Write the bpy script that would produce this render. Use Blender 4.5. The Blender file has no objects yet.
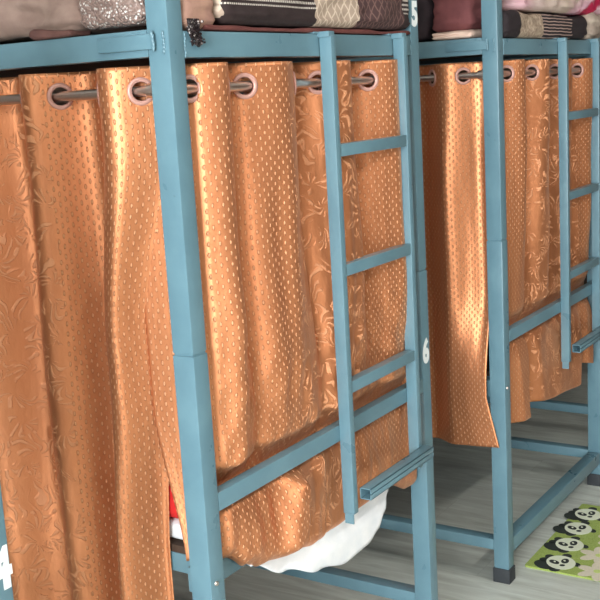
import bpy, bmesh, math, random
from mathutils import Vector, Matrix, noise
random.seed(7)
scene = bpy.context.scene
COL = scene.collection
PI = math.pi

# ------------------------------------------------------------------ helpers
def link(name, me, mat=None, parent=None):
    o = bpy.data.objects.new(name, me)
    COL.objects.link(o)
    if mat is not None:
        for m in (mat if isinstance(mat, (list, tuple)) else [mat]):
            me.materials.append(m)
    if parent is not None:
        o.parent = parent
    return o

def mesh_from(name, bm, mat=None, parent=None, smooth=False, angle=None):
    me = bpy.data.meshes.new(name)
    bmesh.ops.recalc_face_normals(bm, faces=bm.faces)
    bm.to_mesh(me); bm.free()
    if smooth or angle:
        for p in me.polygons: p.use_smooth = True
        if angle: me.set_sharp_from_angle(angle=angle)
    return link(name, me, mat, parent)

def empty(name, loc):
    o = bpy.data.objects.new(name, None)
    o.location = loc; o.empty_display_size = .1
    COL.objects.link(o)
    return o

def tag(o, label=None, cat=None, group=None, kind=None):
    if label: o['label'] = label
    if cat: o['category'] = cat
    if group: o['group'] = group
    if kind: o['kind'] = kind
    return o

def add_box(bm, x0, x1, y0, y1, z0, z1, bev=0.0, mi=0):
    vs = [bm.verts.new((x, y, z)) for x in (x0, x1) for y in (y0, y1) for z in (z0, z1)]
    idx = [(0,1,3,2),(4,6,7,5),(0,4,5,1),(2,3,7,6),(0,2,6,4),(1,5,7,3)]
    fs = [bm.faces.new([vs[i] for i in q]) for q in idx]
    for f in fs: f.material_index = mi
    if bev > 0:
        es = list({e for f in fs for e in f.edges})
        r = bmesh.ops.bevel(bm, geom=es, offset=bev, segments=2, affect='EDGES', profile=.6, clamp_overlap=True)
        for f in r['faces']: f.material_index = mi

def add_cyl(bm, p0, p1, r0, r1=None, seg=20, cap=True):
    if r1 is None: r1 = r0
    p0 = Vector(p0); p1 = Vector(p1)
    d = (p1-p0).normalized()
    a = d.orthogonal().normalized(); b = d.cross(a)
    A = []; B = []
    for i in range(seg):
        t = 2*PI*i/seg
        v = a*math.cos(t)+b*math.sin(t)
        A.append(bm.verts.new(p0+v*r0)); B.append(bm.verts.new(p1+v*r1))
    for i in range(seg):
        j = (i+1) % seg
        bm.faces.new((A[i], A[j], B[j], B[i]))
    if cap:
        bm.faces.new(A[::-1]); bm.faces.new(B)

def box_obj(name, x0, x1, y0, y1, z0, z1, mat, parent=None, bev=0.0025):
    bm = bmesh.new(); add_box(bm, x0, x1, y0, y1, z0, z1, bev)
    return mesh_from(name, bm, mat, parent, angle=math.radians(50))

# ------------------------------------------------------------------ node helpers
class NT:
    def __init__(s, name):
        s.m = bpy.data.materials.new(name); s.m.use_nodes = True
        s.t = s.m.node_tree; s.n = s.t.nodes; s.l = s.t.links
        s.b = s.n['Principled BSDF']
    def new(s, t, **k):
        n = s.n.new(t)
        for a, v in k.items(): setattr(n, a, v)
        return n
    def put(s, sock, v):
        if v is None: return
        if isinstance(v, bpy.types.NodeSocket): s.l.new(v, sock)
        else: sock.default_value = v
    def math(s, op, a, b=None, c=None, clamp=False):
        n = s.new('ShaderNodeMath', operation=op, use_clamp=clamp)
        s.put(n.inputs[0], a); s.put(n.inputs[1], b)
        if c is not None: s.put(n.inputs[2], c)
        return n.outputs[0]
    def vec(s, x, y, z=0.0):
        n = s.new('ShaderNodeCombineXYZ'); s.put(n.inputs[0], x); s.put(n.inputs[1], y); s.put(n.inputs[2], z)
        return n.outputs[0]
    def sep(s, v):
        n = s.new('ShaderNodeSeparateXYZ'); s.put(n.inputs[0], v); return n.outputs
    def obj(s): return s.new('ShaderNodeTexCoord').outputs['Object']
    def uv(s): return s.new('ShaderNodeTexCoord').outputs['UV']
    def noise(s, v, scale, detail=3, rough=.5, dist=0):
        n = s.new('ShaderNodeTexNoise'); s.put(n.inputs['Vector'], v)
        n.inputs['Scale'].default_value = scale; n.inputs['Detail'].default_value = detail
        n.inputs['Roughness'].default_value = rough; n.inputs['Distortion'].default_value = dist
        return n.outputs[0]
    def voro(s, v, scale, feature='F1', out='Distance', rnd=1.0):
        n = s.new('ShaderNodeTexVoronoi', feature=feature); s.put(n.inputs['Vector'], v)
        n.inputs['Scale'].default_value = scale; n.inputs['Randomness'].default_value = rnd
        return n.outputs[out]
    def map(s, v, a, b, c=0.0, d=1.0, smooth=False):
        n = s.new('ShaderNodeMapRange'); 
        if smooth: n.interpolation_type = 'SMOOTHSTEP'
        s.put(n.inputs['Value'], v)
        for k, q in zip(('From Min','From Max','To Min','To Max'), (a,b,c,d)): s.put(n.inputs[k], q)
        return n.outputs[0]
    def mix(s, f, a, b):
        n = s.new('ShaderNodeMix', data_type='RGBA')
        s.put(n.inputs['Factor'], f)
        s.put(n.inputs['A'] if False else n.inputs[6], a); s.put(n.inputs[7], b)
        return n.outputs[2]
    def bump(s, h, strength=.3, dist=.002, normal=None):
        n = s.new('ShaderNodeBump'); s.put(n.inputs['Height'], h)
        n.inputs['Strength'].default_value = strength; n.inputs['Distance'].default_value = dist
        if normal is not None: s.put(n.inputs['Normal'], normal)
        return n.outputs[0]
    def out(s, color=None, rough=None, metal=None, normal=None, **k):
        s.put(s.b.inputs['Base Color'], color); s.put(s.b.inputs['Roughness'], rough)
        s.put(s.b.inputs['Metallic'], metal)
        if normal is not None: s.put(s.b.inputs['Normal'], normal)
        for a, v in k.items(): s.put(s.b.inputs[a.replace('_', ' ')], v)
        return s.m

def rgb(r, g, b):
    f = lambda c: (c/255/12.92) if c/255 <= .04045 else ((c/255+.055)/1.055)**2.4
    return (f(r), f(g), f(b), 1)

def plain(name, c, rough=.6, metal=0.0, nscale=60, var=.12, bump=.0, **k):
    n = NT(name); o = n.obj()
    v = n.noise(o, nscale, 4)
    d = tuple(x*(1-var) for x in c[:3])+(1,); e = tuple(min(1, x*(1+var)) for x in c[:3])+(1,)
    nr = n.bump(v, bump, .002) if bump else None
    return n.out(n.mix(v, d, e), rough, metal, nr, **k)

# --- painted steel
def paint():
    n = NT('blue_grey_paint'); o = n.obj()
    a = n.noise(o, 9, 4, .6); b = n.noise(o, 160, 2, .5)
    c = n.mix(n.map(a, .3, .7), rgb(92, 125, 138), rgb(103, 137, 149))
    chip = n.map(n.noise(o, 38, 5, .7), .70, .74)
    c = n.mix(n.math('MULTIPLY', chip, .5), c, rgb(70, 90, 96))
    return n.out(c, n.map(a, .3, .7, .26, .38), 0.0, n.bump(b, .12, .001))
PAINT = paint()
RUBBER = plain('black_rubber', rgb(48, 52, 56), .7, bump=.2)
STEEL = plain('brushed_steel', rgb(214, 200, 192), .34, 1.0, 200, .06)
WHITE_PAINT = plain('white_stencil_paint', rgb(235, 240, 240), .6, 0, 300, .05)
EYELET = plain('pinkish_plastic_eyelet', rgb(196, 150, 138), .35, .2, 100, .08)
PLY = plain('dark_plywood', rgb(70, 52, 40), .8, 0, 12, .2)

# --- satin curtain with woven dots and leaves
def curtain_mat():
    n = NT('copper_satin_brocade')
    u, v, _ = n.sep(n.uv())
    fl = n.new('ShaderNodeAttribute', attribute_name='floral').outputs['Fac']
    P = .0198
    def dots(ox, oy):
        a = n.math('SUBTRACT', n.math('FRACT', n.math('ADD', n.math('DIVIDE', u, P), ox)), .5)
        b = n.math('SUBTRACT', n.math('FRACT', n.math('ADD', n.math('DIVIDE', v, P), oy)), .5)
        a = n.math('DIVIDE', a, .100); b = n.math('DIVIDE', b, .22)
        return n.math('SQRT', n.math('ADD', n.math('MULTIPLY', a, a), n.math('MULTIPLY', b, b)))
    d = n.math('MINIMUM', dots(0, 0), dots(.5, .5))
    dot = n.map(d, .7, 1.1, 1, 0, True)
    rim_shade = n.map(n.math('ABSOLUTE', n.math('SUBTRACT', d, 1.15)), 0, .35, 1, 0, True)
    # floral swirls
    uv = n.vec(u, v, 0.0)
    warp = n.new('ShaderNodeTexNoise'); n.put(warp.inputs['Vector'], uv); warp.inputs['Scale'].default_value = 14
    warp.inputs['Detail'].default_value = 1.5
    vm = n.new('ShaderNodeVectorMath', operation='MULTIPLY_ADD')
    n.l.new(warp.outputs['Color'], vm.inputs[0]); vm.inputs[1].default_value = (.07, .09, 0); n.l.new(uv, vm.inputs[2])
    vo = n.new('ShaderNodeTexVoronoi', feature='F1'); vo.voronoi_dimensions = '2D'
    n.l.new(vm.outputs[0], vo.inputs['Vector']); vo.inputs['Scale'].default_value = 19; vo.inputs['Randomness'].default_value = .8
    lv = n.new('ShaderNodeVectorMath', operation='SUBTRACT')
    n.l.new(vm.outputs[0], lv.inputs[0]); n.l.new(vo.outputs['Position'], lv.inputs[1])
    lx, ly, _ = n.sep(lv.outputs[0])
    r = n.math('SQRT', n.math('ADD', n.math('MULTIPLY', lx, lx), n.math('MULTIPLY', ly, ly)))
    phi = n.math('ARCTAN2', ly, lx)
    cr, cg, cb = n.sep(vo.outputs['Color'])
    leaf = n.math('SINE', n.math('ADD', n.math('ADD', n.math('MULTIPLY', phi, 9), n.math('MULTIPLY', r, 190)), n.math('MULTIPLY', cr, 6)))
    leaf = n.map(leaf, .1, .75, 0, 1, True)
    leaf = n.math('MULTIPLY', leaf, n.map(r, .006, .012, 0, 1, True))
    side = n.math('SINE', n.math('ADD', phi, n.math('MULTIPLY', cg, 6.3)))
    leaf = n.math('MULTIPLY', leaf, n.map(side, -.5, 0, 0, 1, True))
    leaf = n.math('MULTIPLY', leaf, n.map(n.noise(uv, 60, 1), .36, .46, .2, 1, True))
    sm = n.map(fl, .35, .65, 0, 1, True)
    pat = n.math('ADD', n.math('MULTIPLY', dot, n.math('SUBTRACT', 1, sm)), n.math('MULTIPLY', leaf, sm))
    # fine weave + crinkle
    weave = n.math('SINE', n.math('MULTIPLY', v, 5200))
    crk = n.noise(n.vec(n.math('MULTIPLY', u, 1.0), n.math('MULTIPLY', v, .35), 0), 55, 3, .6)
    base = n.mix(crk, rgb(208, 134, 90), rgb(223, 151, 106))
    patc = rgb(226, 164, 120)
    c = n.mix(n.math('MULTIPLY', pat, n.math('SUBTRACT', .9, n.math('MULTIPLY', sm, .4))), base, patc)
    rim_shade_fac = n.math('MULTIPLY', n.math('MULTIPLY', rim_shade, n.math('SUBTRACT', 1, sm)), .18)
    c = n.mix(rim_shade_fac, c, rgb(150, 86, 54))  # brown rim paints a thread shadow around each woven dot
    h = n.math('ADD', n.math('MULTIPLY', pat, n.math('SUBTRACT', 1, n.math('MULTIPLY', sm, .55))), n.math('MULTIPLY', crk, .5))
    nr = n.bump(h, .9, .0030)
    m = n.out(c, n.math('ADD', .46, n.math('MULTIPLY', pat, .22)), n.math('SUBTRACT', .78, n.math('MULTIPLY', pat, .72)), nr)
    n.b.inputs['Specular IOR Level'].default_value = .5
    n.b.inputs['Sheen Weight'].default_value = .08
    n.b.inputs['Sheen Roughness'].default_value = .4
    n.b.inputs['Sheen Tint'].default_value = (1, .75, .55, 1)
    return m
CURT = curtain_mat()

# ------------------------------------------------------------------ bunk beds
BW, BL = 0.935, 1.92       # width across the end, length into the room
TX, TY = .042, .048        # post section
D = 1.184                  # the plane of the bed ends

def text_mesh(ch, size, mat, parent, loc):
    cu = bpy.data.curves.new('number_marking', 'FONT'); cu.body = ch; cu.size = size
    cu.extrude = .0003; cu.offset = .0030*size/.06; cu.align_x = 'CENTER'; cu.align_y = 'CENTER'
    to = bpy.data.objects.new('tmp_text', cu); COL.objects.link(to)
    dg = bpy.context.evaluated_depsgraph_get()
    me = bpy.data.meshes.new_from_object(to.evaluated_get(dg))
    bpy.data.objects.remove(to)
    R = Matrix.Translation(loc) @ Matrix.Rotation(PI/2, 4, 'X') @ Matrix.Scale(.82, 4, (1, 0, 0))
    me.transform(R)
    me.materials.clear()
    return link('number_marking', me, mat, parent)

def weld(bm, x, y, z, seed, n=5, ax=2, step=.006, r=.004):
    rr = random.Random(seed)
    for i in range(n):
        c = [x, y, z]; c[ax] += i*step
        m = Matrix.Translation([q+rr.uniform(-.001, .001) for q in c]) @ Matrix.Diagonal((r*.5 if ax != 0 else r, r*.6, r, 1))
        bmesh.ops.create_icosphere(bm, subdivisions=1, radius=1, matrix=m)

def make_bed(x0, label, numbers, ladder=True, rods=True, fz=.102):
    root = empty('bunk_bed', (x0, D, 0))
    tag(root, label, 'bunk bed', 'steel bunk beds in a row')
    W, L = BW, BL
    for ix, px in enumerate((0, W-TX)):
        for iy, py in enumerate((0, L-TY)):
            bm = bmesh.new()
            add_box(bm, px, px+TX, py, py+TY, .045, 1.0485, .0035)
            add_box(bm, px+.003, px+TX-.003, py+.003, py+TY-.003, 1.04, 1.06)
            add_box(bm, px+.0006, px+TX-.0006, py+.0006, py+TY-.0006, 1.0515, 2.02, .0035)
            if iy == 0:
                weld(bm, px+.004, py+TY*.5, 1.575, 3+ix, 6, 2)
                weld(bm, px-.001, py+.012, 1.579, 9+ix, 6, 2, .006, .005)
            p = mesh_from('post', bm, PAINT, root, angle=math.radians(40))
            bm = bmesh.new()
            add_box(bm, px-.003, px+TX+.003, py-.003, py+TY+.003, 0, .046, .003)
            mesh_from('rubber_foot', bm, RUBBER, p, angle=math.radians(40))
            if iy == 0 and ix == 0:
                bm = bmesh.new()
                add_cyl(bm, (px+.016, py+.001, .612), (px+.016, py-.003, .612), .0055, .004, 12)
                mesh_from('bolt', bm, STEEL, p, smooth=False)
    # upper frame
    for y in (0.0, L-.046):
        yy = y+.001
        bm = bmesh.new(); add_box(bm, TX, W-TX, yy, yy+.044, 1.567, 1.612, .003)
        if y == 0:
            weld(bm, TX+.002, .002, 1.57, 31, 7, 2)
            weld(bm, W-TX-.002, .001, 1.57, 32, 7, 2)
        mesh_from('upper_end_rail', bm, PAINT, root, angle=math.radians(40))
    for x in (0.001, W-.041):
        bm = bmesh.new(); add_box(bm, x, x+.04, TY, L-TY, 1.571, 1.617, .003)
        mesh_from('upper_side_rail', bm, PAINT, root, angle=math.radians(40))
    # welded stub on the left side rail by the front post
    bm = bmesh.new(); add_box(bm, -.008, .004, TY-.018, .155, 1.583, 1.609, .003)
    weld(bm, -.009, TY-.02, 1.585, 77, 5, 2, .006, .006)
    mesh_from('rail_bracket', bm, PAINT, root, angle=math.radians(40))
    box_obj('upper_deck', .04, W-.04, .045, L-.045, 1.585, 1.603, PLY, root, 0)
    # lower frame
    box_obj('lower_deck', .066, W-.066, .075, L-.045, .628, .643, PLY, root, 0)
    box_obj('lower_end_rail', TX*.5, W-TX*.5, .041, .072, .578, .628, PAINT, root)
    box_obj('lower_end_rail', TX, W-TX, L-.046, L-.002, .578, .628, PAINT, root)
    for x in (.064, W-.104):
        box_obj('lower_side_rail', x, x+.04, TY, L-TY, .588, .628, PAINT, root)
    box_obj('guard_rail', TX, W-TX, 0.0, .024, .744, .780, PAINT, root)
    # floor rails
    for y in (.003, L-.045):
        box_obj('floor_end_rail', TX, W-TX, y, y+.042, .088, .132, PAINT, root)
    for x in (.001, W-.041):
        box_obj('floor_side_rail', x, x+.04, TY, L-TY, fz, fz+.034, PAINT, root)
    # upper guard bars above the frame (top of the bed)
    box_obj('upper_guard_rail', TX, W-TX, 0.004, .028, 1.93, 1.955, PAINT, root)
    for x in (.003, W-.03):
        box_obj('upper_guard_rail', x, x+.026, TY, L-TY, 1.93, 1.955, PAINT, root)
    # curtain rods
    if rods:
        bm = bmesh.new(); add_cyl(bm, (TX, .024, 1.515), (W-TX, .024, 1.515), .0092, seg=24)
        r = mesh_from('curtain_rod', bm, STEEL, root, angle=math.radians(40))
        bm = bmesh.new(); add_cyl(bm, (.021, TY, 1.515), (.021, L-TY, 1.515), .0092, seg=24)
        r = mesh_from('curtain_rod', bm, STEEL, root, angle=math.radians(40))
        bm = bmesh.new()
        add_cyl(bm, (.021, TY, 1.515), (.021, TY+.006, 1.515), .017, seg=24)
        add_cyl(bm, (.021, TY+.006, 1.515), (.021, TY+.02, 1.515), .013, seg=24)
        mesh_from('rod_flange', bm, STEEL, r, angle=math.radians(40))
    # ladder
    if ladder:
        bm = bmesh.new()
        sx = (.480, .800)
        for s in sx:
            add_box(bm, s, s+.019, -.028, 0, .578, 1.607, .002)
            add_box(bm, s-.022, s+.012, -.002, .018, 1.612, 1.616, .001)   # bent welding tab on the end rail
            add_box(bm, s-.004, s+.019, -.026, .004, 1.604, 1.616, .002)
            weld(bm, s, .001, 1.611, int(s*100), 4, 0, .005, .004)
        add_box(bm, sx[0]-.001, sx[0]+.002, -.026, -.004, .556, .580)
        lad = mesh_from('ladder', bm, PAINT, root, angle=math.radians(40))
        for z in (1.361, 1.108, .851):
            bm = bmesh.new(); add_box(bm, sx[0]+.019, sx[1], -.027, -.003, z, z+.026, .002)
            mesh_from('rung', bm, PAINT, lad, angle=math.radians(40))
        bm = bmesh.new()   # open ended channel step
        a, b = sx[0]+.028, sx[1]+.024
        y0, y1, z0, z1, t = -.056, -.028, .606, .632, .0022
        add_box(bm, a, b, y0, y1, z1-t, z1, .0005); add_box(bm, a, b, y0, y1, z0, z0+t, .0005)
        add_box(bm, a, b, y1-t, y1, z0, z1, .0005)
        add_box(bm, a, b, y0, y0+t, z0, z0+.012, .0005); add_box(bm, a, b, y0, y0+t, z1-.0115, z1, .0005)
        mesh_from('step', bm, PAINT, lad, angle=math.radians(40))
    for ch, z, s, dx in numbers:
        text_mesh(ch, s, WHITE_PAINT, root, (W-TX*.5+dx, -.0006, z))
    return root

X1, X2, X0b, X3 = 1.450, 2.866, .060, 4.282
bed1 = make_bed(X1, 'teal steel bunk bed in the middle, numbered 5 and 6 on its right post', [('5', 1.660, .075, 0), ('6', .843, .080, -.003)], fz=.160)
bed2 = make_bed(X2, 'teal steel bunk bed on the right, beside the green panda mat', [])
bed0 = make_bed(X0b, 'teal steel bunk bed cut off at lower left, its post marked 4', [('4', .843, .084, .004)], rods=False)
bed3 = make_bed(X3, 'farthest bunk bed, only its low floor rail seen beneath the right bed', [], rods=False)

# ------------------------------------------------------------------ curtains
def lerp_table(tab, x):
    if x <= tab[0][0]: return tab[0][1]
    for (a, fa), (b, fb) in zip(tab, tab[1:]):
        if x <= b:
            t = (x-a)/(b-a); t = t*t*(3-2*t)
            return fa+(fb-fa)*t
    return tab[-1][1]

def make_curtain(name, rod0, sdir, ndir, cross, s0, s1, first_sign, A, ztop, zbot, shape, floral, hole_z=1.515, du=.0055, dz=.0075):
    """cross: rod positions where the cloth passes through an eyelet. shape(s, z, n) -> (ds, n')."""
    sdir = Vector(sdir); ndir = Vector(ndir); rod0 = Vector(rod0)
    allc = [2*cross[0]-cross[1]]+list(cross)+[2*cross[-1]-cross[-2]]
    def nfun(s):
        sg = -first_sign
        for a, b in zip(allc, allc[1:]):
            if s <= b or b == allc[-1]:
                t = (s-a)/(b-a)
                w = min(1.0, (b-a)/.1)
                return sg*A*w*math.sin(PI*t)
            sg = -sg
        return 0
    pts = []; s = s0; acc = 0; step = .0005
    prev = (s0, nfun(s0)); pts.append((s0, prev[1], 0.0))
    while s < s1:
        s += step; q = (s, nfun(s)); acc += math.hypot(q[0]-prev[0], q[1]-prev[1]); prev = q
        pts.append((q[0], q[1], acc))
    total = acc
    ncol = int(total/du)
    cols = []; k = 0
    for i in range(ncol+1):
        t = total*i/ncol
        while k < len(pts)-1 and pts[k][2] < t: k += 1
        cols.append(pts[k])
    zmin = min(zbot(c[0]) for c in cols)
    nrow = int((ztop-zmin)/dz)
    bm = bmesh.new()
    uvl = bm.loops.layers.uv.new('UVMap'); fll = bm.verts.layers.float.new('floral')
    grid = []; info = {}
    for c in cols:
        zb = zbot(c[0]); col = []
        for j in range(nrow+1):
            z = ztop+(zb-ztop)*j/nrow
            ds, n = shape(c[0], z, c[1])
            P = rod0+sdir*(c[0]+ds)+ndir*n; 
            v = bm.verts.new((P.x, P.y, z+rod0.z)); v[fll] = floral(c[0]); info[v] = (c[2], z)
            col.append(v)
        grid.append(col)
    arcs = []
    for cr in cross:
        if s0+.02 < cr < s1-.02:
            arcs.append((cr, min(pts, key=lambda p: abs(p[0]-cr))[2]))
    for i in range(ncol):
        for j in range(nrow):
            q = (grid[i][j], grid[i+1][j], grid[i+1][j+1], grid[i][j+1])
            uc = sum(info[v][0] for v in q)/4; zc = sum(info[v][1] for v in q)/4
            if abs(zc-hole_z) < .03 and any(math.hypot(uc-a, zc-hole_z) < .0195 for _, a in arcs): continue
            f = bm.faces.new(q); f.smooth = True
            for lp in f.loops: lp[uvl].uv = info[lp.vert]
    bmesh.ops.delete(bm, geom=[v for v in bm.verts if not v.link_faces], context='VERTS')
    me = bpy.data.meshes.new(name); bm.to_mesh(me); bm.free()
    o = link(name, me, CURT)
    md = o.modifiers.new('thickness', 'SOLIDIFY'); md.thickness = .0014; md.offset = 0
    for cr, _ in arcs:
        e = .002
        _, na = shape(cr-e, hole_z, nfun(cr-e)); _, nb = shape(cr+e, hole_z, nfun(cr+e))
        T = (sdir*(2*e)+ndir*(nb-na)).normalized()
        N = T.cross(Vector((0, 0, 1))).normalized()
        c = rod0+sdir*cr; c.z = rod0.z+hole_z
        bm = bmesh.new(); R, r = .0205, .0040; S1, S2 = 36, 8
        rings = []
        for a in range(S1):
            t = 2*PI*a/S1; rad = T*math.cos(t)+Vector((0, 0, 1))*math.sin(t); rg = []
            for b in range(S2):
                w = 2*PI*b/S2
                rg.append(bm.verts.new(c+rad*(R+math.cos(w)*r*1.15)+N*(math.sin(w)*r*.75)))
            rings.append(rg)
        for a in range(S1):
            for b in range(S2):
                bm.faces.new((rings[a][b], rings[(a+1) % S1][b], rings[(a+1) % S1][(b+1) % S2], rings[a][(b+1) % S2]))
        mesh_from('eyelet', bm, EYELET, o, smooth=True)
    return o

nz = lambda x, y, z=0.0: noise.noise(Vector((x, y, z)))
def gauss(x, c, w): return math.exp(-((x-c)/w)**2)
def smooth(a, b, x):
    t = max(0, min(1, (x-a)/(b-a))); return t*t*(3-2*t)

# side curtain of the middle bed (runs into the room, faces the aisle on the left)
def shape_side1(s, z, n):
    k = 1.5-z
    ds = .012*nz(s*3, z*1.6, 1)*min(1, k*2)
    ds += (.062*smooth(1.45, 1.05, z)+.022*smooth(.95, .6, z))*smooth(1.50, 1.24, s)
    n2 = n*(1+.10*smooth(.1, .9, k)) + .016*nz(s*9, z*1.5, 4)*smooth(0, .5, k) + .012*nz(s*24, z*1.3, 2)*smooth(.03, .3, k)
    if z < .85: n2 = max(n2, -.036)
    return ds, n2
c_s1 = make_curtain('curtain', (X1+.021, 0, 0), (0, 1, 0), (-1, 0, 0),
    [1.272+.0975*i for i in range(12)], 1.238, 2.33, 1, .040, 1.558, lambda s: .34, shape_side1,
    lambda s: 1.0 if s > 1.487 else 0.0)
tag(c_s1, 'copper satin curtain at far left, hanging nearly to floor along the middle bed', 'curtain', 'copper satin curtains')

# end curtain of the middle bed
e1 = [1.527, 1.636, 1.694, 1.862, 1.957, 2.08, 2.17, 2.300]
def shape_end1(s, z, n):
    if s < 1.502:                     # margin wrapped round the inside of the front post
        q = 1.502-s
        return q*.72, -.026-q*(.45+.75*smooth(.62, .95, z))
    if s < 1.535:
        ds, n0 = shape_end1(1.535, z, -.004); t = (s-1.502)/.033
        return ds*t, -.026*(1-t)+n0*t
    k = 1.5-z
    amp = 1-.15*smooth(.1, .6, k)-.55*smooth(1.12, .83, z)
    ds = .010*nz(s*4, z*2, 11)*smooth(0, .4, k)
    n2 = n*amp + .014*nz(s*8, z*2.0, 7)*smooth(0, .4, k) + .013*nz(s*22, z*1.6, 8)*smooth(.03, .3, k)
    n2 += (.010*nz(s*16+z*6, z*9, 71)+.006*nz(s*38-z*12, z*16, 72))*smooth(1.15, .85, z)
    # belly above the guard rail
    n2 += .012*smooth(1.25, .95, z)*smooth(.785, .82, z)
    # tucked in behind the guard rail
    tuck = math.exp(-((z-.760)/.034)**2)
    n2 = n2*(1-.85*tuck) - .030*tuck
    if z < .80:
        w = smooth(.765, .70, z)
        low = .010 + .042*gauss(s, 1.75-.25*(.7-z), .035)*smooth(.75, .69, z)*smooth(.54, .60, z) + .016*gauss(s, 1.60, .05)*smooth(.74, .66, z) \
              + (.012*nz(s*14, z*7, 21) + .007*nz(s*34, z*10, 22))*smooth(.50, .60, z)
        if 1.88 < s: low -= .010
        low = max(0.0, min(low, .019 if s > 1.88 else .05))
        n2 = n2*(1-w)+low*w
    if z < .86:                       # never in front of the rail or the stiles
        t2 = smooth(.815, .787, z)*smooth(.730, .742, z)
        n2 = n2*(1-t2)+min(n2, -.010)*t2
    zb = lerp_table(zb_tab, s)
    if z < zb+.035: n2 -= .030*(1-(z-zb)/.035)**2
    n2 = max(n2, -.06)
    return ds, n2
zb_tab = [(1.508, .634), (1.55, .622), (1.595, .590), (1.66, .562), (1.77, .538), (1.85, .524), (1.96, .517), (2.05, .523), (2.24, .524), (2.33, .488)]
c_e1 = make_curtain('curtain', (0, D+.024, 0), (1, 0, 0), (0, -1, 0),
    e1, 1.432, 2.330, 1, .036, 1.558, lambda s: lerp_table(zb_tab, s), shape_end1,
    lambda s: 1.0 if 1.79 < s < 2.04 else 0.0)
tag(c_e1, 'copper satin curtain behind the ladder marked 5 and 6, tucked in at the mattress', 'curtain', 'copper satin curtains')

# side curtain of the right bed: one straight panel in the aisle
def shape_side2(s, z, n):
    k = 1.5-z
    n2 = n*(.8-.1*smooth(0, .5, k)) + .010*nz(s*8, z*1.2, 31)*smooth(0, .4, k) + .011*nz(s*24, z*1.2, 33)*smooth(.03, .3, k)
    w = smooth(1.42, 1.30, s)*smooth(.92, .62, z)
    n2 = n2*(1-w)+max(n2, .031)*w
    return -.036*max(0.0, min(1.0, (.58-z)/.145))*smooth(1.40, 1.25, s), n2
c_s2 = make_curtain('curtain', (X2+.021, 0, 0), (0, 1, 0), (-1, 0, 0),
    [1.298+.0975*i for i in range(11)], 1.238, 2.25, 1, .032, 1.553, lambda s: .435-.02*smooth(1.2, 1.5, s), shape_side2,
    lambda s: 0.0)
tag(c_s2, 'dotted copper curtain hanging straight in the gap between the two ladders', 'curtain', 'copper satin curtains')

# end curtain of the right bed
e2 = [2.985, 3.085, 3.185, 3.285, 3.385, 3.49, 3.60, 3.70]
def shape_end2(s, z, n):
    k = 1.5-z
    n2 = n*(1-.25*smooth(.1, .6, k)) + .010*nz(s*9, z*2, 41)*smooth(0, .4, k) + .012*nz(s*23, z*1.8, 48)*smooth(.03, .3, k)
    ds = 0
    tuck = math.exp(-((z-.760)/.036)**2)
    n2 *= 1-.45*smooth(1.1, .83, z)
    n2 = n2*(1-.85*tuck)-.032*tuck
    if z < .77:
        w = smooth(.755, .66, z)
        flat = smooth(3.12, 3.2, s)*smooth(3.62, 3.55, s)
        low = .002 + .7*n*(1-flat) + .010*flat + .010*nz(s*10, z*5, 51)
        low = min(low, .018)
        n2 = n2*(1-w)+low*w
        ds += .06*smooth(.76, .45, z)*(1 if s > 3.1 else (s-2.9)*5)*.5
    if z < .86:
        t2 = smooth(.815, .787, z)*smooth(.730, .742, z)
        n2 = n2*(1-t2)+min(n2, -.010)*t2
    return ds, n2
zb2 = [(2.93, .47), (3.11, .462), (3.125, .485), (3.3, .466), (3.55, .438), (3.575, .505), (3.74, .475)]
c_e2 = make_curtain('curtain', (0, D+.024, 0), (1, 0, 0), (0, -1, 0),
    e2, 2.925, 3.754, -1 if False else 1, .034, 1.553, lambda s: lerp_table(zb2, s), shape_end2,
    lambda s: 1.0 if 3.12 < s < 3.60 else 0.0)
tag(c_e2, 'copper satin curtain behind the farther ladder, its lower edge flaring out', 'curtain', 'copper satin curtains')

# end curtain of the leftmost bed, added out of view to shade the side curtain
c_shade0 = make_curtain('curtain', (0, D+.024, 0), (1, 0, 0), (0, -1, 0),
    [.16+.1*i for i in range(9)], .10, .948, 1, .034, 1.558, lambda s: .50, shape_side2,
    lambda s: 1.0 if .3 < s < .6 else 0.0)
tag(c_shade0, 'unseen copper satin curtain added on the leftmost bed to shade the side curtain', 'curtain', 'copper satin curtains')

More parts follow.
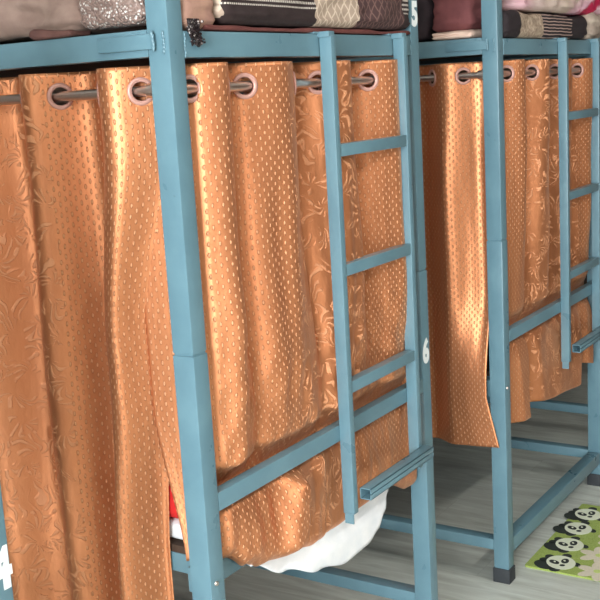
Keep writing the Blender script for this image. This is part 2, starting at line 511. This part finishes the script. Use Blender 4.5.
# ------------------------------------------------------------------ bedding
def cloth_mat(name, c1, c2, kind='plain', rough=.85):
    n = NT(name); o = n.obj(); x, y, z = n.sep(o)
    nn = n.noise(o, 25, 4); fine = n.noise(o, 500, 2)
    if kind == 'plain':
        col = n.mix(n.map(nn, .3, .7), c1, c2)
        return n.out(col, rough, 0.0, n.bump(n.math('ADD', nn, n.math('MULTIPLY', fine, .3)), .5, .004))
    if kind == 'glitter':
        v = n.voro(o, 170); g = n.map(v, .28, .42, 1, 0)
        g2 = n.map(n.noise(o, 60, 2), .4, .6)
        col = n.mix(n.math('MULTIPLY', g, g2), c1, c2)
        return n.out(col, .35, n.math('MULTIPLY', g, .35), n.bump(v, .9, .004))
    if kind == 'patch':      # black blocks and beige blocks with a lattice of stitches
        s = n.math('ADD', x, n.math('MULTIPLY', nn, .012))
        blk = n.math('FRACT', n.math('DIVIDE', n.math('SUBTRACT', s, .318), .47))
        beige = n.math('LESS_THAN', blk, .345)
        brown = n.math('MULTIPLY', n.math('MULTIPLY', n.math('GREATER_THAN', blk, .345), n.math('LESS_THAN', blk, .80)), n.math('GREATER_THAN', s, .318))
        w = n.math('ABSOLUTE', n.math('SUBTRACT', n.math('FRACT', n.math('ADD', n.math('MULTIPLY', s, 42), n.math('MULTIPLY', z, 30))), .5))
        w2 = n.math('ABSOLUTE', n.math('SUBTRACT', n.math('FRACT', n.math('SUBTRACT', n.math('MULTIPLY', s, 42), n.math('MULTIPLY', z, 30))), .5))
        lat = n.map(n.math('MINIMUM', w, w2), .05, .12)
        bc = n.mix(lat, rgb(202, 184, 164), rgb(164, 144, 128))
        bw = n.mix(lat, rgb(110, 82, 76), rgb(70, 46, 46))
        ln = n.math('MULTIPLY', n.map(n.math('ABSOLUTE', n.math('SUBTRACT', n.math('FRACT', n.math('MULTIPLY', z, 100)), .5)), .16, .28, 1, 0),
                    n.math('GREATER_THAN', n.math('FRACT', n.math('MULTIPLY', s, 160)), .35))
        lz = n.math('GREATER_THAN', z, .034)
        dk = n.mix(n.math('MULTIPLY', ln, lz), rgb(42, 27, 27), rgb(205, 195, 185))
        dk = n.mix(brown, dk, bw)
        return n.out(n.mix(beige, dk, bc), rough, 0.0, n.bump(nn, .5, .006))
    if kind == 'stripe':     # beige block, black with thin pale stripes, then plain black
        s = x
        ln = n.map(n.math('ABSOLUTE', n.math('SUBTRACT', n.math('FRACT', n.math('ADD', n.math('MULTIPLY', z, 105), n.math('MULTIPLY', nn, .5))), .5)), .1, .2, 1, 0)
        a = n.math('MULTIPLY', n.math('GREATER_THAN', s, .29), n.math('LESS_THAN', s, .55))
        dk = n.mix(n.math('MULTIPLY', ln, a), rgb(36, 26, 30), rgb(188, 160, 150))
        beige = n.math('MULTIPLY', n.math('GREATER_THAN', s, .10), n.math('LESS_THAN', s, .29))
        bc = n.mix(n.map(n.noise(o, 120, 3), .35, .65), rgb(190, 170, 148), rgb(140, 120, 104))
        return n.out(n.mix(beige, dk, bc), rough, 0.0, n.bump(nn, .5, .006))
    if kind == 'pink':
        t = n.math('ADD', n.math('ADD', x, n.math('MULTIPLY', z, -1.6)), n.math('MULTIPLY', n.noise(o, 9, 3), .42))
        cr = n.new('ShaderNodeValToRGB'); n.put(cr.inputs[0], n.math('FRACT', n.math('SUBTRACT', t, .10)))
        e = cr.color_ramp; e.interpolation = 'EASE'
        e.elements[0].color = rgb(196, 150, 160); e.elements[1].position = .22; e.elements[1].color = rgb(214, 190, 184)
        for p, c in ((.42, (196, 176, 160)), (.56, (228, 180, 196)), (.60, (186, 22, 72)), (.70, (186, 22, 72)), (.74, (230, 196, 206)), (.85, (206, 60, 100)), (.9, (225, 190, 200))):
            q = e.elements.new(p); q.color = rgb(*c)
        return n.out(cr.outputs[0], .7, 0.0, n.bump(nn, .5, .006))

def make_bundle(name, x0, x1, y0, y1, z0, z1, mat, seed, amp=.01, RND=.022, res=.012, rnd=5.0, sag=0.0, wr=1.0):
    """a folded blanket: rounded slab with wrinkled, bulging sides. Origin at its base."""
    cx, cy = (x0+x1)/2, (y0+y1)/2; hx, hy, hz = (x1-x0)/2, (y1-y0)/2, (z1-z0)/2
    bm = bmesh.new(); seen = {}
    def vert(i, j, k, N):
        key = (i, j, k)
        if key in seen: return seen[key]
        p = Vector((2*i/N[0]-1, 2*j/N[1]-1, 2*k/N[2]-1))
        # rounded vertical profile
        q = Vector((p.x*hx, p.y*hy, p.z*hz))
        rr = min(hz*.9, RND if RND else 1)
        inner = Vector((max(-hx+rr, min(hx-rr, q.x)), max(-hy+rr, min(hy-rr, q.y)), max(-hz+rr, min(hz-rr, q.z))))
        d = q-inner
        if d.length > 1e-6:
            m = max(abs(d.x), abs(d.y), abs(d.z)); d = d.normalized()*m
        q = inner+d
        nrm = d.normalized() if d.length > 1e-6 else Vector((0, 0, 1))
        w = amp*(nz(q.x*7+seed, q.y*7, q.z*14)+.6*wr*nz(q.x*18, q.y*18+seed, q.z*50))
        lim = 1.0 if nrm.z > -.3 else .15
        q = q+nrm*w*lim
        if q.z < -hz: q.z = -hz
        if sag and q.z < 0: pass
        v = bm.verts.new((q.x+hx, q.y+hy, q.z+hz)); seen[key] = v
        return v
    N = (max(3, int(2*hx/res)), max(3, int(2*hy/(res*1.6))), max(4, int(2*hz/(res*.5))))
    for a in range(3):
        b, c = [(1, 2), (0, 2), (0, 1)][a]
        for side in (0, N[a]):
            for i in range(N[b]):
                for j in range(N[c]):
                    q = []
                    for di, dj in ((0, 0), (1, 0), (1, 1), (0, 1)):
                        k = [0, 0, 0]; k[a] = side; k[b] = i+di; k[c] = j+dj
                        q.append(vert(*k, N))
                    try: bm.faces.new(q)
                    except ValueError: pass
    o = mesh_from(name, bm, mat, None, smooth=True)
    o.location = (x0, y0, z0)
    return o

TAUPE = cloth_mat('taupe_fleece', rgb(132, 108, 98), rgb(156, 132, 120))
BROWN = cloth_mat('brown_cotton', rgb(88, 58, 54), rgb(120, 84, 76))
PEACH = cloth_mat('peach_cotton', rgb(176, 138, 118), rgb(140, 104, 92))
GLIT = cloth_mat('glitter_knit', rgb(140, 118, 110), rgb(250, 244, 238), 'glitter', .5)
BLKG = cloth_mat('black_glitter_knit', rgb(38, 26, 28), rgb(210, 200, 195), 'glitter', .5)
PATCH = cloth_mat('patchwork', None, None, 'patch')
STRIPE = cloth_mat('striped_patchwork', None, None, 'stripe')
MAROON = cloth_mat('maroon_fleece', rgb(104, 56, 58), rgb(124, 70, 70))
DARK = cloth_mat('near_black_cotton', rgb(34, 24, 30), rgb(48, 34, 40))
CREAM = cloth_mat('cream_cotton', rgb(222, 188, 172), rgb(236, 208, 190))
REDB = cloth_mat('dark_red_cotton', rgb(92, 44, 42), rgb(112, 62, 56))
RUFF = cloth_mat('taupe_ruffle', rgb(176, 160, 144), rgb(130, 114, 104))
PINK = cloth_mat('pink_print', None, None, 'pink')
WHITE = cloth_mat('white_cotton', rgb(232, 236, 240), rgb(246, 247, 248))
RED = cloth_mat('red_cotton', rgb(196, 22, 24), rgb(214, 36, 34))

Zt = 1.6185
def bed_tag(o, label, cat='blanket'): tag(o, label, cat)
# middle bed, top bunk
b = make_bundle('blanket', X1-.005, X1+.44, 1.392, 2.6, Zt+.006, 1.80, TAUPE, 3, .030, res=.012)
bed_tag(b, 'taupe fleece blanket on the top bunk at upper left, over the side rail')
b = make_bundle('cloth', X1-.010, X1+.05, 1.400, 1.50, Zt-.001, 1.634, BROWN, 5, .010, res=.005)
tag(b, 'small brown cloth roll poking out beneath the taupe fleece blanket', 'cloth')
b = make_bundle('scarf', X1-.010, X1+.06, 1.238, 1.385, Zt+.008, 1.735, GLIT, 8, .016, res=.005)
tag(b, 'silvery beige glitter scarf bunched beside the left post on the top bunk', 'scarf')
b = make_bundle('sheet', X1+.10, X1+.885, D-.001, D+.190, 1.6135, 1.623, REDB, 15, .005, res=.010)
tag(b, 'dark red sheet edge peeking out beneath the black and beige comforter', 'sheet')
b = make_bundle('cloth', X1+.045, X1+.140, D-.004, D+.05, 1.6135, 1.72, PEACH, 19, .012, res=.006)
tag(b, 'peach cloth with a dark seam, right of the left post on the top bunk', 'cloth')
b = make_bundle('comforter', X1+.145, X1+.885, D-.014, D+.19, 1.625, 1.76, PATCH, 21, .012, res=.008)
tag(b, 'black and beige patchwork comforter with white stitch rows, above the nearer ladder', 'comforter')
# right bed, top bunk
b = make_bundle('blanket', X2+.002, X2+.60, 1.264, 1.392, 1.640, 1.82, MAROON, 33, .012, res=.010)
bed_tag(b, 'plain maroon blanket on the top bunk, between the two ladders')
b = make_bundle('pillow', X2+.002, X2+.50, 1.400, 2.0, Zt, 1.80, DARK, 36, .012, res=.014)
tag(b, 'near black pillow right of the number 5, behind the maroon blanket', 'pillow')
b = make_bundle('cloth', X2-.008, X2+.10, 1.262, 1.385, Zt, 1.640, CREAM, 37, .016, res=.005)
tag(b, 'crumpled cream cloth sticking out beneath the maroon blanket', 'cloth')
b = make_bundle('comforter', X2+.046, X2+.735, D-.010, D+.072, 1.6135, 1.690, STRIPE, 41, .010, res=.007)
tag(b, 'black comforter with beige block and thin pale stripes, above the farther ladder', 'comforter')
b = make_bundle('cloth', X2+.745, X2+.885, D-.014, D+.070, 1.614, 1.692, RUFF, 45, .026, res=.005)
tag(b, 'rumpled taupe cloth at the upper right beside the striped comforter', 'cloth')
b = make_bundle('quilt', X2+.16, X2+.888, D-.022, D+.075, 1.692, 1.83, PINK, 49, .016, res=.008)
tag(b, 'pink, cream and magenta quilt heaped at the top right corner', 'quilt')

# glitter tassel over the end rail right of the left post
def tassel():
    bm = bmesh.new(); rr = random.Random(5)
    for i in range(70):
        t = i/70; x = X1+TX+.006+rr.uniform(0, .034); z = 1.628-rr.uniform(0, .045)*(1-.3*rr.random())
        y = D-.003-rr.uniform(0, .010)
        bmesh.ops.create_icosphere(bm, subdivisions=1, radius=rr.uniform(.0018, .0034), matrix=Matrix.Translation((x, y, z)))
    for i in range(8):
        x = X1+TX+.008+i*.004
        add_cyl(bm, (x, D-.004, 1.632), (x+rr.uniform(-.003, .003), D-.006, 1.583+rr.random()*.02), .0022, .0015, 6)
    o = mesh_from('tassel', bm, BLKG, None, smooth=True)
    tag(o, 'dark beaded tassel hanging over the end rail just right of the left post', 'tassel')
tassel()

# lower bunk of the middle bed
m = make_bundle('mattress', X1+.072, X1+.865, D+.078, D+1.85, .6445, .690, WHITE, 60, .004, res=.02)
tag(m, 'thin white mattress on the lower bunk, a sliver seen beside the left post', 'mattress')
m = make_bundle('blanket', X1+.066, X1+.86, D+.082, D+1.5, .690, .785, RED, 64, .006, res=.02)
tag(m, 'red blanket on the lower bunk, seen as a strip left of the near post', 'blanket')

# white sheet sagging out under the end curtain
def sagging_sheet():
    bm = bmesh.new(); nx, nzz = 70, 26
    g = []
    for i in range(nx+1):
        s = 1.62+(2.20-1.62)*i/nx; t = i/nx
        zb = lerp_table([(1.62, .575), (1.73, .519), (1.85, .473), (1.97, .443), (2.07, .446), (2.12, .463), (2.156, .494), (2.20, .53)], s)
        col = []
        for j in range(nzz+1):
            v = j/nzz; z = .640+(zb-.640)*v
            y = D+.034-.003*math.sin(PI*t)*v-.010*smooth(.53, .49, z)+.0015*nz(s*8, z*6, 3)*v
            col.append(bm.verts.new((s, y, z)))
        # hem rolls back underneath
        for q in range(1, 9):
            col.append(bm.verts.new((s, D+.024+.012*q, zb+.001+.0018*q+.001*nz(s*6, q*.3, 2))))
        g.append(col)
    for i in range(nx):
        for j in range(len(g[0])-1):
            bm.faces.new((g[i][j], g[i+1][j], g[i+1][j+1], g[i][j+1]))
    o = mesh_from('bed_sheet', bm, WHITE, None, smooth=True)
    md = o.modifiers.new('thickness', 'SOLIDIFY'); md.thickness = .0025; md.offset = 0
    tag(o, 'white bed sheet sagging below the curtain of the middle bed', 'bed sheet')
sagging_sheet()

# ------------------------------------------------------------------ panda mat
def panda_mat():
    GREEN = NT('green_pile'); o = GREEN.obj()
    v = GREEN.noise(o, 220, 3)
    GREEN.out(GREEN.mix(GREEN.map(v, .3, .7), rgb(142, 162, 76), rgb(166, 184, 104)), .9, 0.0, GREEN.bump(v, .5, .002))
    MB = plain('mat_black', rgb(40, 48, 44), .9, 0, 220, .2, .3)
    MW = plain('mat_white', rgb(222, 228, 206), .9, 0, 220, .08, .3)
    MP = plain('mat_cream_petal', rgb(214, 206, 186), .9, 0, 120, .12, .3)
    ML = plain('mat_light_green', rgb(196, 212, 128), .9, 0, 220, .08, .3)
    bm = bmesh.new()
    W_, H_ = .56, .42           # x extent, y extent (origin at left front corner)
    # body with rounded corners
    prof = []
    for cx, cy, a0 in ((W_-.008, .008, -90), (W_-.008, H_-.008, 0), (.008, H_-.008, 90), (.008, .008, 180)):
        for k in range(7):
            a = math.radians(a0+90*k/6); prof.append((cx+.008*math.cos(a), cy+.008*math.sin(a)))
    lo = [bm.verts.new((x, y, 0)) for x, y in prof]; hi = [bm.verts.new((x, y, .006)) for x, y in prof]
    bm.faces.new(lo[::-1]); bm.faces.new(hi)
    for i in range(len(prof)):
        j = (i+1) % len(prof); bm.faces.new((lo[i], lo[j], hi[j], hi[i]))
    lev = [0]
    def ell(cx, cy, rx, ry, mi, rot=0, h=.0064):
        vs = []
        for k in range(20):
            a = 2*PI*k/20; x = rx*math.cos(a); y = ry*math.sin(a)
            vs.append((cx+x*math.cos(rot)-y*math.sin(rot), cy+x*math.sin(rot)+y*math.cos(rot)))
        top = [bm.verts.new((x, y, h)) for x, y in vs]; bot = [bm.verts.new((x, y, .0055)) for x, y in vs]
        fs = [bm.faces.new(top)]
        for k in range(20): fs.append(bm.faces.new((bot[k], bot[(k+1) % 20], top[(k+1) % 20], top[k])))
        for f in fs: f.material_index = mi
    def panda(cx, cy, s=1.0, rot=0.0):
        # faces the aisle: "up" of the face is towards the bed (+y) turned by rot
        def P(dx, dy): return cx+s*(dx*math.cos(rot)-dy*math.sin(rot)), cy+s*(dx*math.sin(rot)+dy*math.cos(rot))
        def E(dx, dy, rx, ry, mi, r=0, h=.0064):
            x, y = P(dx, dy); ell(x, y, rx*s, ry*s, mi, rot+r, h)
        E(-.050, -.004, .026, .034, 1, .4, .0062)      # body
        E(-.030, -.040, .016, .014, 1, 0, .0062); E(-.040, .030, .015, .013, 1, 0, .0062)
        E(-.020, .044, .014, .016, 1, 0, .0063); E(.030, .040, .014, .015, 1, 0, .0063); E(.040, -.022, .010, .014, 1, 0, .0063)
        E(0, 0, .041, .047, 2, 0, .0067)
        E(-.018, .006, .011, .017, 1, .5, .0070); E(.014, .006, .011, .017, 1, -.5, .0070)
        E(-.016, .008, .003, .005, 2, 0, .0073); E(.013, .008, .003, .005, 2, 0, .0073)
        E(-.002, -.020, .008, .007, 1, 0, .0070)
    for cx, cy, r in ((.066, .325, -.95), (.206, .345, -.95), (.342, .362, -1.05), (.472, .370, -.9), (.500, .275, -.8), (.500, .160, -.9), (.500, .05, -1)):
        panda(cx, cy, 1.08, r)
    for cx, cy in ((.165, .235), (.052, .205), (.30, .22), (.40, .12), (.15, .10), (.28, .07)):
        for k in range(6):
            a = 2*PI*k/6+.3
            ell(cx+.036*math.cos(a), cy+.036*math.sin(a), .030, .017, 3, a, .0062+.0001*k)
        ell(cx, cy, .012, .012, 4, 0, .0072)
    o = mesh_from('floor_mat', bm, [GREEN.m, MB, MW, MP, ML], None)
    o.location = (3.0, .768, .0)
    tag(o, 'green floor mat with panda faces, at the foot of the right bed', 'mat')
panda_mat()

# ------------------------------------------------------------------ room
def floor_mat():
    n = NT('grey_wood_vinyl'); o = n.obj(); x, y, z = n.sep(o)
    pw = .18
    row = n.math('FLOOR', n.math('DIVIDE', x, pw))
    off = n.math('FRACT', n.math('MULTIPLY', row, .37))
    ly = n.math('ADD', n.math('DIVIDE', y, 1.2), off)
    pid = n.math('ADD', n.math('MULTIPLY', row, 7.3), n.math('FLOOR', ly))
    g = n.noise(n.vec(n.math('MULTIPLY', x, 14), n.math('MULTIPLY', y, 1.6), pid), 2.2, 6, .62, .6)
    g2 = n.noise(n.vec(n.math('MULTIPLY', x, 60), n.math('MULTIPLY', y, 3), pid), 3, 4, .6)
    c = n.mix(n.map(g, .3, .7), rgb(178, 182, 174), rgb(216, 222, 215))
    c = n.mix(n.math('MULTIPLY', n.map(g2, .5, .8), .12), c, rgb(140, 132, 120))
    seam = n.math('MINIMUM', n.math('FRACT', n.math('DIVIDE', x, pw)), n.math('MULTIPLY', n.math('FRACT', ly), 6.6))
    c = n.mix(n.map(seam, 0, .012, .35, 0), c, rgb(95, 92, 84))
    return n.out(c, n.map(g, .3, .7, .42, .55), 0.0, n.bump(g2, .08, .001))
RX0, RX1, RY0, RY1, RZ = -3.8, 5.7, -2.6, 3.30, 2.85
FL = floor_mat()
WALL = plain('cream_wall', rgb(176, 170, 158), .9, 0, 8, .05)
WALLD = plain('brown_wall', rgb(100, 82, 70), .85, 0, 8, .1)
CEIL = plain('white_ceiling', rgb(232, 232, 228), .95, 0, 8, .03)
def struct(name, x0, x1, y0, y1, z0, z1, mat):
    o = box_obj(name, x0, x1, y0, y1, z0, z1, mat, None, 0); o['kind'] = 'structure'; return o
struct('floor', RX0, RX1, RY0, RY1, -.1, 0, FL)
struct('ceiling', RX0-.1, RX1+.1, RY0-.1, RY1+.1, RZ, RZ+.1, CEIL)
struct('wall_back', RX0-.1, RX1+.1, RY1, RY1+.1, -.1, RZ, WALLD)
struct('wall_right', RX1, RX1+.1, RY0, RY1, -.1, RZ, WALLD)
struct('wall_front', RX0-.1, RX1+.1, RY0-.1, RY0, -.1, RZ, WALLD)
# left wall with a window opening
wy0, wy1, wz0, wz1 = -1.6, .6, .75, 2.45
bm = bmesh.new()
add_box(bm, RX0-.1, RX0, RY0, wy0, -.1, RZ); add_box(bm, RX0-.1, RX0, wy1, RY1, -.1, RZ)
add_box(bm, RX0-.1, RX0, wy0, wy1, -.1, wz0); add_box(bm, RX0-.1, RX0, wy0, wy1, wz1, RZ)
mesh_from('wall_left', bm, WALL)['kind'] = 'structure'
bm = bmesh.new()
for y in (wy0, (wy0+wy1)/2-.02, wy1-.04): add_box(bm, RX0-.08, RX0-.03, y, y+.04, wz0, wz1)
for z in (wz0, wz1-.04): add_box(bm, RX0-.08, RX0-.03, wy0, wy1, z, z+.04)
w = mesh_from('window_1', bm, plain('window_frame_white', rgb(230, 230, 228), .5)); w['kind'] = 'structure'

# daylight through the window
def area(name, loc, rot, sx, sy, power, col):
    l = bpy.data.lights.new(name, 'AREA'); l.shape = 'RECTANGLE'; l.size = sx; l.size_y = sy; l.energy = power; l.color = col
    o = bpy.data.objects.new(name, l); o.location = loc; o.rotation_euler = rot; COL.objects.link(o); return o
area('window_daylight', (RX0+.02, (wy0+wy1)/2, (wz0+wz1)/2), (0, -PI/2, 0), wz1-wz0, wy1-wy0, 480, (.93, .97, 1))
# ceiling tube lamps over the aisle
TUBE = bpy.data.materials.new('tube_glow'); TUBE.use_nodes = True
tb = TUBE.node_tree.nodes['Principled BSDF']; tb.inputs['Emission Color'].default_value = (1, .97, .92, 1); tb.inputs['Emission Strength'].default_value = 8
for i, (x, y) in enumerate(((-.5, -.5), (2.3, -.9))):
    r = empty('tube_lamp', (x, y, RZ)); tag(r, ['white ceiling tube lamp over the aisle, near the window wall', 'white ceiling tube lamp over the aisle, near the right wall'][i], 'lamp')
    box_obj('lamp_body', -.62, .62, -.03, .03, -.05, 0, WHITE_PAINT, r)
    bm = bmesh.new(); add_cyl(bm, (-.58, 0, -.065), (.58, 0, -.065), .014); mesh_from('tube', bm, TUBE, r, smooth=True)
    area('tube_light', (x, y, RZ-.09), (0, 0, 0), 1.15, .05, (36, 34)[i], (1, .96, .9))

w = bpy.data.worlds.new('World'); scene.world = w; w.use_nodes = True
w.node_tree.nodes['Background'].inputs[0].default_value = (.75, .85, 1, 1)
w.node_tree.nodes['Background'].inputs[1].default_value = 1.0

# ------------------------------------------------------------------ camera
cam = bpy.data.cameras.new('Camera'); cam.lens = 36*1081.975/600; cam.sensor_width = 36; cam.clip_start = .02
co = bpy.data.objects.new('Camera', cam); COL.objects.link(co); scene.camera = co
Rt = Vector((0.53867236, -0.84061599, -0.05654064)); Dn = Vector((-0.18967336, -0.05560998, -0.98027116)); Fw = Vector((0.82088739, 0.53876923, -0.18939802))
Mx = Matrix((Rt, -Dn, -Fw)).transposed().to_4x4(); Mx.translation = (0, 0, 1.5)
co.matrix_world = Mx

scene.view_settings.view_transform = 'Standard'; scene.view_settings.look = 'None'
scene.view_settings.exposure = -0.10; scene.view_settings.gamma = 1; scene.view_settings.use_curve_mapping = False
